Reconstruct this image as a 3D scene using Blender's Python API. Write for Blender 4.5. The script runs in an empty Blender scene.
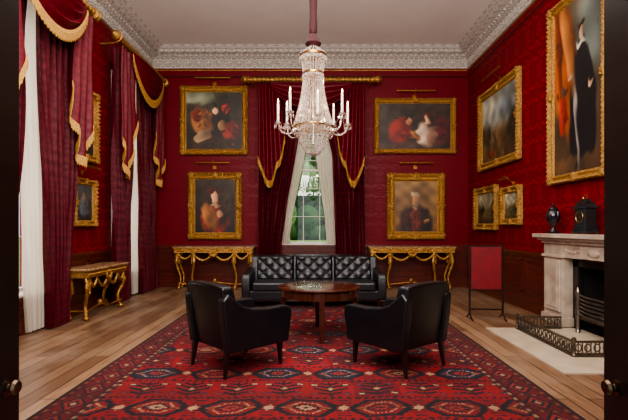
import bpy, math, random
import numpy as np
from mathutils import Vector, Matrix
random.seed(7); rng=np.random.RandomState(7)
SC=bpy.context.scene; COL=SC.collection
pi=math.pi
XL,XR,YF,YB,ZC=-3.85,3.66,0.35,10.45,5.62
try:
    SC.view_settings.look='AgX - Medium High Contrast'; SC.view_settings.exposure=.05
except Exception as ex: print(ex)

def s1(c):
    c=c/255.0
    return c/12.92 if c<=0.04045 else ((c+0.055)/1.055)**2.4
def S(r,g,b): return (s1(r),s1(g),s1(b),1.0)

# ---------------- materials ----------------
def newmat(name):
    m=bpy.data.materials.new(name); m.use_nodes=True
    nt=m.node_tree; b=nt.nodes['Principled BSDF']
    return m,nt,b
def mth(nt,op,a,b=None,c=None):
    n=nt.nodes.new('ShaderNodeMath'); n.operation=op
    for i,v in enumerate((a,b,c)):
        if v is None: continue
        if isinstance(v,(int,float)): n.inputs[i].default_value=v
        else: nt.links.new(v,n.inputs[i])
    return n.outputs[0]
def mixc(nt,f,a,b):
    n=nt.nodes.new('ShaderNodeMix'); n.data_type='RGBA'
    for i,v in ((0,f),(6,a),(7,b)):
        if isinstance(v,(int,float,tuple)): n.inputs[i].default_value=v
        else: nt.links.new(v,n.inputs[i])
    return n.outputs[2]
def noise(nt,vec,scale,detail=3,rough=.5,dist=0):
    n=nt.nodes.new('ShaderNodeTexNoise'); n.inputs['Scale'].default_value=scale
    n.inputs['Detail'].default_value=detail; n.inputs['Roughness'].default_value=rough
    n.inputs['Distortion'].default_value=dist
    if vec is not None: nt.links.new(vec,n.inputs['Vector'])
    return n.outputs['Fac']
def bump(nt,b,h,st,dist=.02):
    n=nt.nodes.new('ShaderNodeBump'); n.inputs['Strength'].default_value=st; n.inputs['Distance'].default_value=dist
    nt.links.new(h,n.inputs['Height']); nt.links.new(n.outputs[0],b.inputs['Normal'])
def pos(nt):
    n=nt.nodes.new('ShaderNodeNewGeometry'); return n.outputs['Position']
def obc(nt):
    n=nt.nodes.new('ShaderNodeTexCoord'); return n.outputs['Object']
def sep(nt,v):
    n=nt.nodes.new('ShaderNodeSeparateXYZ'); nt.links.new(v,n.inputs[0]); return n.outputs
def comb(nt,x,y,z):
    n=nt.nodes.new('ShaderNodeCombineXYZ')
    for i,v in enumerate((x,y,z)):
        if isinstance(v,(int,float)): n.inputs[i].default_value=v
        else: nt.links.new(v,n.inputs[i])
    return n.outputs[0]
def ramp(nt,f,lo,hi):
    n=nt.nodes.new('ShaderNodeMapRange'); n.inputs[1].default_value=lo; n.inputs[2].default_value=hi
    nt.links.new(f,n.inputs[0]); return n.outputs[0]

def mat(name,c1,c2=None,rough=.5,metal=0,nscale=8,bst=0,bscale=40,spec=.5,coat=0,stretch=None):
    m,nt,b=newmat(name)
    v=obc(nt)
    if c2 is None: c2=tuple(x*.75 for x in c1[:3])+(1,)
    vv=v
    if stretch:
        mp=nt.nodes.new('ShaderNodeMapping'); mp.inputs['Scale'].default_value=stretch
        nt.links.new(v,mp.inputs['Vector']); vv=mp.outputs[0]
    f=noise(nt,vv,nscale,4)
    nt.links.new(mixc(nt,ramp(nt,f,.3,.7),c1,c2),b.inputs['Base Color'])
    b.inputs['Roughness'].default_value=rough; b.inputs['Metallic'].default_value=metal
    b.inputs['Specular IOR Level'].default_value=spec
    b.inputs['Coat Weight'].default_value=coat
    if bst: bump(nt,b,noise(nt,v,bscale,3),bst)
    return m

def damask(name,c1,c2,px,pz,scale,rough=.75,useobj=False,bst=.25):
    m,nt,b=newmat(name)
    o=sep(nt,obc(nt) if useobj else pos(nt))
    h=o[0] if useobj else mth(nt,'ADD',o[0],o[1])
    p=mth(nt,'PINGPONG',h,px); q=mth(nt,'PINGPONG',mth(nt,'ADD',o[2],0.1),pz)
    f=noise(nt,comb(nt,p,q,0.3),scale,1.5,.5,.9)
    k=ramp(nt,f,.47,.55)
    f2=ramp(nt,noise(nt,comb(nt,p,q,2.3),scale*2.2,1,.5,.6),.50,.58)
    k2=mth(nt,'MULTIPLY',k,mth(nt,'SUBTRACT',1,mth(nt,'MULTIPLY',f2,.7)))
    nt.links.new(mixc(nt,k2,c1,c2),b.inputs['Base Color'])
    nt.links.new(mth(nt,'SUBTRACT',rough,mth(nt,'MULTIPLY',k2,.15)),b.inputs['Roughness'])
    b.inputs['Specular IOR Level'].default_value=.25
    bump(nt,b,k2,bst,.004)
    return m
M_wall=damask('damask_silk',S(106,2,18),S(134,8,28),.20,.34,11,bst=.2,rough=.6)
M_wallb=damask('crimson_silk_wallcovering',S(101,2,18),S(108,3,20),.20,.34,11,bst=.05,rough=.6)
M_curt=damask('curtain_velvet',S(72,1,16),S(86,5,22),.11,.3,14,rough=.7,useobj=True,bst=.05)
M_valance=damask('valance_silk',S(88,1,18),S(104,6,26),.11,.3,14,rough=.55,useobj=True,bst=.05)

def M_floorf():
    m,nt,b=newmat('oak_planks')
    o=sep(nt,pos(nt)); v=comb(nt,o[1],o[0],0)
    br=nt.nodes.new('ShaderNodeTexBrick'); nt.links.new(v,br.inputs['Vector'])
    br.inputs['Color1'].default_value=S(158,124,94); br.inputs['Color2'].default_value=S(112,82,60)
    br.inputs['Mortar'].default_value=S(40,26,20)
    br.inputs['Scale'].default_value=1; br.inputs['Mortar Size'].default_value=.007; br.inputs['Brick Width'].default_value=2.4
    br.inputs['Row Height'].default_value=.16; br.inputs['Bias'].default_value=0
    g=noise(nt,comb(nt,mth(nt,'MULTIPLY',o[0],30),mth(nt,'MULTIPLY',o[1],1.8),0),1.5,6,.65)
    c=mixc(nt,mth(nt,'MULTIPLY',ramp(nt,g,.4,.7),.7),br.outputs['Color'],S(80,56,42))
    w=noise(nt,comb(nt,o[0],mth(nt,'MULTIPLY',o[1],.5),1),2.2,4,.6)
    c=mixc(nt,mth(nt,'MULTIPLY',ramp(nt,w,.48,.72),.45),c,S(170,148,126))
    nt.links.new(c,b.inputs['Base Color'])
    nt.links.new(mth(nt,'ADD',.28,mth(nt,'MULTIPLY',w,.2)),b.inputs['Roughness'])
    bump(nt,b,g,.1,.005)
    return m
M_floor=M_floorf()
M_ceil=mat('ceiling_plaster',S(236,230,222),S(230,222,214),rough=.9,nscale=1.5)
def M_cornf():
    m,nt,b=newmat('carved_plaster')
    o=sep(nt,pos(nt)); h=mth(nt,'ADD',o[0],o[1])
    p=mth(nt,'PINGPONG',h,.12)
    f=noise(nt,comb(nt,p,o[2],0),30,2,.5,.6)
    k=ramp(nt,f,.42,.6)
    nt.links.new(mixc(nt,k,S(170,158,148),S(224,216,206)),b.inputs['Base Color'])
    b.inputs['Roughness'].default_value=.85; bump(nt,b,k,.6,.02); return m
M_corn=M_cornf()
M_white=mat('white_paint',S(215,208,196),S(205,196,184),rough=.5)
M_gold=mat('gilt_gold',S(206,160,92),S(146,100,50),rough=.36,metal=.8,nscale=36,bst=.6,bscale=70)
M_goldf=mat('gilt_frame',S(222,176,104),S(140,96,46),rough=.38,metal=.75,nscale=50,bst=1,bscale=90)
M_fringe=mat('gold_fringe',S(214,164,84),S(150,102,42),rough=.6,metal=.15,nscale=60,bst=.5,bscale=120)
M_brass=mat('polished_brass',S(196,152,84),S(170,124,62),rough=.28,metal=1)
M_knob=mat('aged_brass',S(110,90,70),S(80,62,48),rough=.25,metal=.9)
M_steel=mat('burnished_steel',S(168,158,146),S(126,116,106),rough=.3,metal=.9,nscale=25)
M_fend=mat('tarnished_steel',S(120,110,98),S(84,74,64),rough=.35,metal=.8,nscale=25)
M_tabwood=mat('rosewood',S(84,40,26),S(50,22,15),rough=.22,nscale=4,coat=.3,stretch=(12,1,1))
M_wains=mat('wainscot_mahogany',S(100,38,26),S(72,25,18),rough=.33,nscale=3,stretch=(1,1,8),coat=.2)
M_door=mat('dark_door_paint',S(34,24,22),S(24,16,15),rough=.3,nscale=3,stretch=(1,1,8))
M_leather=mat('black_leather',S(21,22,27),S(13,13,17),rough=.34,nscale=12,bst=.15,bscale=110,spec=.65)
M_dleg=mat('dark_leg_wood',S(48,24,18),S(32,16,12),rough=.3)
M_marble=mat('veined_marble',S(198,180,162),S(158,140,124),rough=.25,nscale=5)
M_hearth=mat('hearth_stone',S(200,184,160),S(180,162,138),rough=.4,nscale=4)
M_dmarb=mat('veined_marble_top',S(186,150,112),S(128,94,66),rough=.18,nscale=14)
M_black=mat('sooty_iron',S(24,20,20),S(34,30,28),rough=.7,nscale=12)
M_iron=mat('cast_iron',S(60,54,50),S(40,36,34),rough=.35,metal=.6)
M_ebony=mat('ebony',S(16,24,24),S(28,38,38),rough=.2,coat=.5)
M_urn=mat('dark_stone',S(20,20,30),S(40,34,38),rough=.18,nscale=18,coat=.4)
M_candle=mat('candle_wax',S(240,232,214),S(232,222,200),rough=.5)
M_screen=mat('crimson_silk',S(120,6,18),S(100,2,12),rough=.6)
M_sleeve=mat('chain_sleeve_silk',S(66,2,14),S(48,1,10),rough=.7,nscale=20)
M_leaf=mat('foliage',S(94,136,60),S(30,62,28),rough=.8,nscale=2.6,bst=1,bscale=4)
M_hedge=mat('hedge_leaves',S(60,96,44),S(24,50,24),rough=.9,nscale=1.2,bst=1,bscale=3)
M_grass=mat('lawn_grass',S(128,168,78),S(104,146,62),rough=.9,nscale=1)
M_bark=mat('bark',S(70,56,44),rough=.9)
def M_sheerf():
    m,nt,b=newmat('sheer_voile'); b.inputs['Base Color'].default_value=S(214,202,186); b.inputs['Roughness'].default_value=.9
    tr=nt.nodes.new('ShaderNodeBsdfTranslucent'); tr.inputs[0].default_value=S(222,210,192)
    mx=nt.nodes.new('ShaderNodeMixShader'); mx.inputs[0].default_value=.35
    out=nt.nodes['Material Output']; nt.links.new(b.outputs[0],mx.inputs[1]); nt.links.new(tr.outputs[0],mx.inputs[2]); nt.links.new(mx.outputs[0],out.inputs[0])
    f=noise(nt,obc(nt),60,2); bump(nt,b,f,.1); return m
M_sheer=M_sheerf()
def M_glassf():
    m,nt,b=newmat('window_glass'); tr=nt.nodes.new('ShaderNodeBsdfTransparent')
    gl=nt.nodes.new('ShaderNodeBsdfGlossy'); gl.inputs['Roughness'].default_value=.02
    mx=nt.nodes.new('ShaderNodeMixShader'); mx.inputs[0].default_value=.04
    out=nt.nodes['Material Output']; nt.links.new(tr.outputs[0],mx.inputs[1]); nt.links.new(gl.outputs[0],mx.inputs[2]); nt.links.new(mx.outputs[0],out.inputs[0]); return m
M_glass=M_glassf()
def M_crysf():
    m,nt,b=newmat('cut_crystal'); b.inputs['Roughness'].default_value=.06
    b.inputs['Transmission Weight'].default_value=.5; b.inputs['IOR'].default_value=1.6; b.inputs['Specular IOR Level'].default_value=1
    f=noise(nt,obc(nt),70,1); nt.links.new(mixc(nt,ramp(nt,f,.42,.58),(1,.92,.84,1),(.34,.19,.14,1)),b.inputs['Base Color'])  # brown patches put the shade between crystals into the base colour
    return m
M_crys=M_crysf()
def M_flamef():
    m,nt,b=newmat('candle_bulb_glow'); b.inputs['Base Color'].default_value=(1,.8,.5,1)
    b.inputs['Emission Color'].default_value=(1,.75,.42,1); b.inputs['Emission Strength'].default_value=10; return m
M_flame=M_flamef()
def M_attr(name,rough,coat=0,bst=.1,bsc=200):
    m,nt,b=newmat(name); a=nt.nodes.new('ShaderNodeAttribute'); a.attribute_name='Col'
    f=noise(nt,obc(nt),bsc,2)
    c=mixc(nt,mth(nt,'MULTIPLY',f,.25),a.outputs['Color'],(0.01,0.005,0.004,1))
    nt.links.new(c,b.inputs['Base Color']); b.inputs['Roughness'].default_value=rough; b.inputs['Coat Weight'].default_value=coat
    bump(nt,b,f,bst,.003); return m
M_oil=M_attr('oil_paint',.5,.0,.15,60)
M_rug=M_attr('wool_pile',.95,0,.5,160)

# ---------------- mesh helpers ----------------
class MB:
    def __init__(s): s.v=[]; s.f=[]
    def add(s,vs,fs,M=None):
        o=len(s.v)
        for p in vs:
            p=Vector(p)
            s.v.append(tuple(M@p) if M else tuple(p))
        s.f+= [tuple(i+o for i in f) for f in fs]; return s
    def box(s,c,d,M=None,taper=None):
        x,y,z=[k/2 for k in d]; t=taper or 1
        vs=[(-x*t,-y*t,-z),(x*t,-y*t,-z),(x*t,y*t,-z),(-x*t,y*t,-z),(-x,-y,z),(x,-y,z),(x,y,z),(-x,y,z)]
        vs=[(a+c[0],b+c[1],e+c[2]) for a,b,e in vs]
        return s.add(vs,[(3,2,1,0),(4,5,6,7),(0,1,5,4),(1,2,6,5),(2,3,7,6),(3,0,4,7)],M)
    def bb(s,x0,x1,y0,y1,z0,z1,M=None): return s.box(((x0+x1)/2,(y0+y1)/2,(z0+z1)/2),(x1-x0,y1-y0,z1-z0),M)
    def lathe(s,prof,c=(0,0,0),seg=20,M=None,cap=True,sy=1):
        vs=[];fs=[]; n=len(prof)
        for r,z in prof:
            for k in range(seg):
                a=2*pi*k/seg; vs.append((c[0]+r*math.cos(a),c[1]+sy*r*math.sin(a),c[2]+z))
        for i in range(n-1):
            for k in range(seg):
                k2=(k+1)%seg; fs.append((i*seg+k,i*seg+k2,(i+1)*seg+k2,(i+1)*seg+k))
        if cap:
            fs.append(tuple(range(seg))[::-1]); fs.append(tuple((n-1)*seg+k for k in range(seg)))
        return s.add(vs,fs,M)
    def tube(s,pts,r,seg=8,M=None,closed=False):
        P=[Vector(p) for p in pts]; n=len(P)
        R=r if isinstance(r,(list,tuple)) else [r]*n
        vs=[];fs=[]; up=None
        for i in range(n):
            if closed: t=(P[(i+1)%n]-P[i-1])
            else: t=P[min(i+1,n-1)]-P[max(i-1,0)]
            t.normalize()
            if up is None:
                up=Vector((0,0,1)) if abs(t.z)<.9 else Vector((1,0,0))
            a=(up-t*up.dot(t))
            if a.length<1e-5: a=t.orthogonal()
            a.normalize(); up=a; b=t.cross(a)
            for k in range(seg):
                th=2*pi*k/seg; vs.append(P[i]+(a*math.cos(th)+b*math.sin(th))*R[i])
        m=n if closed else n-1
        for i in range(m):
            j=(i+1)%n
            for k in range(seg):
                k2=(k+1)%seg; fs.append((i*seg+k,i*seg+k2,j*seg+k2,j*seg+k))
        if not closed:
            fs.append(tuple(range(seg))[::-1]); fs.append(tuple((n-1)*seg+k for k in range(seg)))
        return s.add(vs,fs,M)
    def ball(s,c,r,seg=10,rings=6,M=None):
        if isinstance(r,(int,float)): r=(r,r,r)
        vs=[];fs=[]
        for i in range(rings+1):
            ph=pi*i/rings
            for k in range(seg):
                a=2*pi*k/seg; vs.append((c[0]+r[0]*math.sin(ph)*math.cos(a),c[1]+r[1]*math.sin(ph)*math.sin(a),c[2]+r[2]*math.cos(ph)))
        for i in range(rings):
            for k in range(seg):
                k2=(k+1)%seg; fs.append((i*seg+k,(i+1)*seg+k,(i+1)*seg+k2,i*seg+k2))
        return s.add(vs,fs,M)
    def gem(s,c,r,h):
        x,y,z=c
        return s.add([(x,y,z+h),(x+r,y,z),(x,y+r,z),(x-r,y,z),(x,y-r,z),(x,y,z-h)],[(0,1,2),(0,2,3),(0,3,4),(0,4,1),(5,2,1),(5,3,2),(5,4,3),(5,1,4)])
    def prism(s,poly,x0,x1,M=None): # poly in (y,z)
        n=len(poly); vs=[(x0,p,q) for p,q in poly]+[(x1,p,q) for p,q in poly]
        fs=[tuple(range(n)),tuple(range(2*n-1,n-1,-1))]+[(i,i+n,(i+1)%n+n,(i+1)%n) for i in range(n)]
        return s.add(vs,fs,M)
    def grid(s,fn,nu,nv,M=None):
        vs=[fn(i/nu,j/nv) for j in range(nv+1) for i in range(nu+1)]
        fs=[(j*(nu+1)+i,j*(nu+1)+i+1,(j+1)*(nu+1)+i+1,(j+1)*(nu+1)+i) for j in range(nv) for i in range(nu)]
        return s.add(vs,fs,M)
    def obj(s,name,m,parent=None,smooth=False,bevel=0,seg=3,loc=(0,0,0),rz=0,sub=0,fix=True,solid=0):
        me=bpy.data.meshes.new(name); me.from_pydata(s.v,[],s.f)
        if fix:
            import bmesh
            bm=bmesh.new(); bm.from_mesh(me); bmesh.ops.recalc_face_normals(bm,faces=bm.faces); bm.to_mesh(me); bm.free()
        me.materials.append(m)
        o=bpy.data.objects.new(name,me); COL.objects.link(o); o.location=loc; o.rotation_euler=(0,0,rz)
        if parent: o.parent=parent
        if solid:
            md=o.modifiers.new('s','SOLIDIFY'); md.thickness=solid
        if bevel:
            me.polygons.foreach_set('use_smooth',[True]*len(me.polygons))
            md=o.modifiers.new('b','BEVEL'); md.width=bevel; md.segments=seg; md.limit_method='ANGLE'; md.angle_limit=.6; md.harden_normals=True
        elif smooth:
            me.polygons.foreach_set('use_smooth',[True]*len(me.polygons))
            if not sub: me.set_sharp_from_angle(angle=math.radians(42))
        if sub:
            md=o.modifiers.new('u','SUBSURF'); md.levels=sub; md.render_levels=sub
        me.update(); return o
def top(o,label,cat,group=None,kind=None):
    o['label']=label; o['category']=cat
    if group: o['group']=group
    if kind: o['kind']=kind
    return o
def struct(o): o['kind']='structure'; return o
def empty(name,loc,rz=0):
    o=bpy.data.objects.new(name,None); COL.objects.link(o); o.location=loc; o.rotation_euler=(0,0,rz); o.empty_display_size=.1; return o
def copy_thing(o,loc,rz):
    n=o.copy(); COL.objects.link(n); n.location=loc; n.rotation_euler=(0,0,rz)
    for c in o.children:
        k=c.copy(); COL.objects.link(k); k.parent=n
        for g in c.children:
            h=g.copy(); COL.objects.link(h); h.parent=k
    return n
def lerp(a,b,t): return a+(b-a)*t
def pw(pts,z):
    pts=sorted(pts)
    if z<=pts[0][0]: return pts[0][1]
    for (a,b),(c,d) in zip(pts,pts[1:]):
        if z<=c: return lerp(b,d,(z-a)/(c-a))
    return pts[-1][1]

# ---------------- room shell ----------------
struct(MB().bb(XL-.4,XR+.4,-1.5,YB+.4,-.15,0).obj('floor',M_floor))
struct(MB().bb(XL-.4,XR+.4,YF-.1,YB+.4,ZC,ZC+.15).obj('ceiling',M_ceil))
def wall(name,fn,a0,a1,z0,z1,holes,m):
    A=sorted({a0,a1}|{h[0] for h in holes}|{h[1] for h in holes}); Z=sorted({z0,z1}|{h[2] for h in holes}|{h[3] for h in holes})
    mb=MB()
    for i in range(len(A)-1):
        for j in range(len(Z)-1):
            ca,cz=(A[i]+A[i+1])/2,(Z[j]+Z[j+1])/2
            if any(h[0]<ca<h[1] and h[2]<cz<h[3] for h in holes): continue
            x0,x1,y0,y1=fn(A[i],A[i+1]); mb.bb(x0,x1,y0,y1,Z[j],Z[j+1])
    return struct(mb.obj(name,m))
W1,W2=5.75,9.05
BW=-.06
wall('wall_left',lambda a,b:(XL-.4,XL,a,b),YF-.2,YB+.4,0,ZC,[(W1-.6,W1+.6,.5,4.4),(W2-.6,W2+.6,.5,4.4)],M_wall)
FY=5.4
wall('wall_right',lambda a,b:(XR,XR+.4,a,b),YF-.2,YB+.4,0,ZC,[(FY-.7,FY+.7,0,1.0)],M_wall)
wall('wall_back',lambda a,b:(a,b,YB,YB+.4),XL,XR,0,ZC,[(BW-.6,BW+.6,1.0,4.4)],M_wallb)
wall('wall_front',lambda a,b:(a,b,YF-.2,YF),XL,XR,0,ZC,[(-.82,.82,0,3.1)],M_wallb)
# cornice
mb=MB(); prof=[(0,5.18),(.04,5.18),(.05,5.21),(.035,5.23),(.035,5.40),(.07,5.42),(.10,5.44),(.12,5.47),(.24,5.485),(.26,5.50),(.26,5.54),(.30,5.56),(.34,5.60),(.36,5.62),(.0,5.62)]
vs=[];fs=[]
for ins,z in prof: vs+=[(XL+ins,YF+ins,z),(XR-ins,YF+ins,z),(XR-ins,YB-ins,z),(XL+ins,YB-ins,z)]
n=len(prof)
for i in range(n):
    j=(i+1)%n
    for k in range(4): fs.append((i*4+k,i*4+(k+1)%4,j*4+(k+1)%4,j*4+k))
mb.add(vs,fs)
for k in range(62):
    x=XL+.12+k*.12
    if x<XR-.1: mb.bb(x-.03,x+.03,YB-.15,YB-.1,5.43,5.48)
for k in range(84):
    y=YF+.12+k*.12
    if y<YB-.1: mb.bb(XL+.1,XL+.15,y-.03,y+.03,5.43,5.48); mb.bb(XR-.15,XR-.1,y-.03,y+.03,5.43,5.48)
def orn(P):
    for dz,rr in ((0,.03),(.045,.018),(-.045,.018)):
        mb.ball(P(0,dz),(rr,rr*.9,rr),6,4)
    for sx in(-1,1): mb.ball(P(sx*.045,.02),(.018,.018,.03),6,4); mb.ball(P(sx*.045,-.035),(.02,.02,.02),6,4)
for k in range(46):
    x=XL+.12+k*.16
    if x<XR-.08: orn(lambda a,z,x=x:(x+a,YB-.04,5.315+z))
for k in range(30,63):
    y=YF+.1+k*.16
    if y<YB-.08: orn(lambda a,z,y=y:(XL+.04,y+a,5.315+z)); orn(lambda a,z,y=y:(XR-.04,y+a,5.315+z))
struct(mb.obj('trim_1',M_corn))
mb=MB()
mb.bb(XL,XR,YB-.02,YB,5.13,5.15)
mb.bb(XL,XL+.02,YF,YB,5.13,5.15); mb.bb(XR-.02,XR,YF,YB,5.13,5.15)
struct(mb.obj('trim_2',M_gold))
mb=MB(); mb.tube([(XL+.05,YB-.05,4.98),(XR-.05,YB-.05,4.98)],.009,6); mb.tube([(XR-.05,YF+.1,4.98),(XR-.05,YB-.05,4.98)],.009,6)
struct(mb.obj('trim_3',M_knob))
tn=[4]
def wains(a0,a1,fn,ztop=1.0):
    mb=MB()
    def B(a,b,d,z0,z1): mb.bb(*fn(a,b,0,d,z0,z1))
    B(a0,a1,.02,0,ztop-.03); B(a0,a1,.06,ztop-.05,ztop); B(a0,a1,.04,ztop-.09,ztop-.05)
    n=max(1,round((a1-a0)/.9)); w=(a1-a0)/n
    for i in range(n):
        p,q=a0+i*w,a0+(i+1)*w
        if q-p<.2: continue
        B(p+.06,q-.06,.035,.28,.31);B(p+.06,q-.06,.035,ztop-.17,ztop-.14)
        B(p+.06,p+.09,.035,.28,ztop-.14);B(q-.09,q-.06,.035,.28,ztop-.14)
        if ztop>.8: B(p+.14,q-.14,.03,.36,ztop-.22)
    struct(mb.obj('trim_%d'%tn[0],M_wains)); tn[0]+=1
def bbase(a0,a1,fn,name):
    mb=MB(); mb.bb(*fn(a0,a1,0,.05,0,.16)); mb.bb(*fn(a0,a1,0,.035,.16,.2)); struct(mb.obj(name,M_wains))
fb=lambda a,b,d0,d1,z0,z1:(a,b,YB-d1,YB-d0,z0,z1)
fl=lambda a,b,d0,d1,z0,z1:(XL+d0,XL+d1,a,b,z0,z1)
fr=lambda a,b,d0,d1,z0,z1:(XR-d1,XR-d0,a,b,z0,z1)
wains(XL,XR,fb); bbase(XL,XR,fb,'baseboard_back')
for a,b in ((YF,W1-.62),(W1+.62,W2-.62),(W2+.62,YB)): wains(a,b,fl)
for a,b in ((W1-.62,W1+.62),(W2-.62,W2+.62)): wains(a,b,fl,.5)
bbase(YF,YB,fl,'baseboard_left')
wains(FY+1.27,YB,fr); wains(YF,FY-1.27,fr)
bbase(FY+1.27,YB,fr,'baseboard_right'); bbase(YF,FY-1.27,fr,'baseboard_front')

def window(i,loc,rz,z0,z1):
    mb=MB(); w=.6
    for x in (-w+.035,w-.035): mb.bb(x-.035,x+.035,.22,.32,z0,z1)
    for z in (z0+.04,z1-.04,(z0+z1)/2+.1): mb.bb(-w,w,.22,.32,z-.025,z+.025)
    for x in (-.2,.2): mb.bb(x-.008,x+.008,.26,.29,z0,z1)
    n=5
    for k in range(1,n): z=z0+(z1-z0)*k/n; mb.bb(-w,w,.26,.29,z-.007,z+.007)
    mb.bb(-w-.03,w+.03,-.05,.24,z0-.02,z0+.025)
    for sx in (-1,1):
        mb.bb(min(sx*w,sx*(w-.02)),max(sx*w,sx*(w-.02)),-.0,.22,z0,z1)
        mb.bb(min(sx*w,sx*(w+.1)),max(sx*w,sx*(w+.1)),-.03,0,z0,z1+.1)
    mb.bb(-w-.1,w+.1,-.03,0,z1,z1+.1)
    o=struct(mb.obj('window_%d'%i,M_white,loc=loc,rz=rz))
    g=MB().bb(-w+.05,w-.05,.273,.277,z0+.05,z1-.05).obj('window_pane',M_glass,parent=o)
window(1,(XL,W1,0),pi/2,.5,4.4); window(2,(XL,W2,0),pi/2,.5,4.4); window(3,(BW,YB,0),0,1.0,4.4)

for i,sx,xi in ((1,-1,.771),(2,1,.758)):
    mb=MB()
    mb.bb(*sorted((sx*(xi+.015),sx*(xi+.04))),YF+.02,1.15,.01,3.05)
    for z0,z1 in ((.15,.75),(.9,1.95),(2.1,2.9)):
        mb.bb(*sorted((sx*(xi+.01),sx*(xi+.045))),YF+.16,1.01,z0+.06,z1-.06)
    for y0,y1 in ((YF+.02,YF+.12),(1.05,1.15)): mb.bb(*sorted((sx*xi,sx*(xi+.055))),y0,y1,.01,3.05)
    for z0,z1 in ((.01,.15),(.75,.9),(1.95,2.1),(2.9,3.05)): mb.bb(*sorted((sx*xi,sx*(xi+.055))),YF+.1,1.07,z0,z1)
    o=struct(mb.obj('door_%d'%i,M_door))
    R=Matrix.Translation((sx*xi,1.105,1.0))@Matrix.Rotation(-sx*pi/2,4,'Y')
    mb=MB().lathe([(.022,0),(.022,.003),(.009,.005),(.008,.010),(.015,.014),(.019,.021),(.015,.028),(.0,.031)],seg=20,M=R)
    mb.obj('door_knob',M_knob,parent=o,smooth=True)['label']='round aged brass door knob'
mb=MB()
for sx in(-1,1): mb.bb(*sorted((sx*.82,sx*.98)),YF,YF+.04,0,3.26)
mb.bb(-.98,.98,YF,YF+.04,3.1,3.26)
struct(mb.obj('trim_%d'%tn[0],M_wains)); tn[0]+=1

# ---------------- color-attribute surfaces ----------------
def paint_grid(name,w,h,nx,ny,colf,m,axis,parent=None,loc=(0,0,0)):
    u=np.linspace(0,1,nx+1); v=np.linspace(0,1,ny+1); U,V=np.meshgrid(u,v)
    A=(U-.5)*w; B=(V-.5)*h; Z=np.zeros_like(A)
    vs=np.stack([A,Z,B] if axis=='y' else [A,B,Z],-1).reshape(-1,3)
    idx=np.arange((nx+1)*(ny+1)).reshape(ny+1,nx+1)
    fs=np.stack([idx[:-1,:-1],idx[:-1,1:],idx[1:,1:],idx[1:,:-1]],-1).reshape(-1,4)
    me=bpy.data.meshes.new(name); me.from_pydata(vs.tolist(),[],fs.tolist())
    c=colf(U,V)
    c=np.clip(c,0,255)/255.; lin=np.where(c<=.04045,c/12.92,((c+.055)/1.055)**2.4)
    at=me.color_attributes.new('Col','FLOAT_COLOR','POINT')
    at.data.foreach_set('color',np.concatenate([lin.reshape(-1,3),np.ones((lin.size//3,1))],1).astype(np.float32).ravel())
    me.materials.append(m); o=bpy.data.objects.new(name,me); COL.objects.link(o); o.location=loc
    if parent: o.parent=parent
    return o
def composer(bg1,bg2,blobs,asp,seed,ns=60):
    r=np.random.RandomState(seed)
    darks=[b for b in blobs if sum(b[6])<330]
    pre=[]
    for k in range(ns):
        src=darks[r.randint(len(darks))]; f=r.uniform(.55,1.3)
        cx=src[0]+r.normal(0,.45)*src[2]; cy=src[1]+r.normal(0,.45)*src[3]
        pre.append((cx,cy,r.uniform(.015,.06)/max(asp,.7),r.uniform(.008,.025),r.uniform(-80,80),.7,tuple(q*f for q in src[6])))
    lights=[b for b in blobs if sum(b[6])>=330]
    bl=[b for b in blobs if sum(b[6])<330]+pre+lights
    def f(U,V):
        n=np.zeros_like(U)
        for k in range(18):
            fx,fy=r.uniform(-26,26,2); n+=np.sin(fx*U*asp+fy*V+r.uniform(0,6))
        n/=8
        du=sum(.012*np.sin(r.uniform(8,40)*V+r.uniform(8,40)*U+r.uniform(0,6)) for _ in range(5))
        dv=sum(.012*np.sin(r.uniform(8,40)*V-r.uniform(8,40)*U+r.uniform(0,6)) for _ in range(5))
        u,v=U+du*.6,V+dv*.6
        c=np.array(bg1)[None,None]*(1-V[...,None])+np.array(bg2)[None,None]*V[...,None]
        c=c*(1+.3*n[...,None])
        for (cx,cy,rx,ry,ang,soft,col) in bl:
            a=math.radians(ang); x=(u-cx)*asp; y=v-cy
            xr=x*math.cos(a)+y*math.sin(a); yr=-x*math.sin(a)+y*math.cos(a)
            d=np.sqrt((xr/(rx*asp))**2+(yr/ry)**2)
            k=np.clip((1+soft-d)/(2*soft),0,1)[...,None]; k=k*k*(3-2*k)
            shade=(1+.3*n-.28*np.clip(xr/(rx*asp),-1,1))[...,None]
            c=c*(1-k)+np.array(col)[None,None]*shade*k
        return c*.97
    return f
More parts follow.
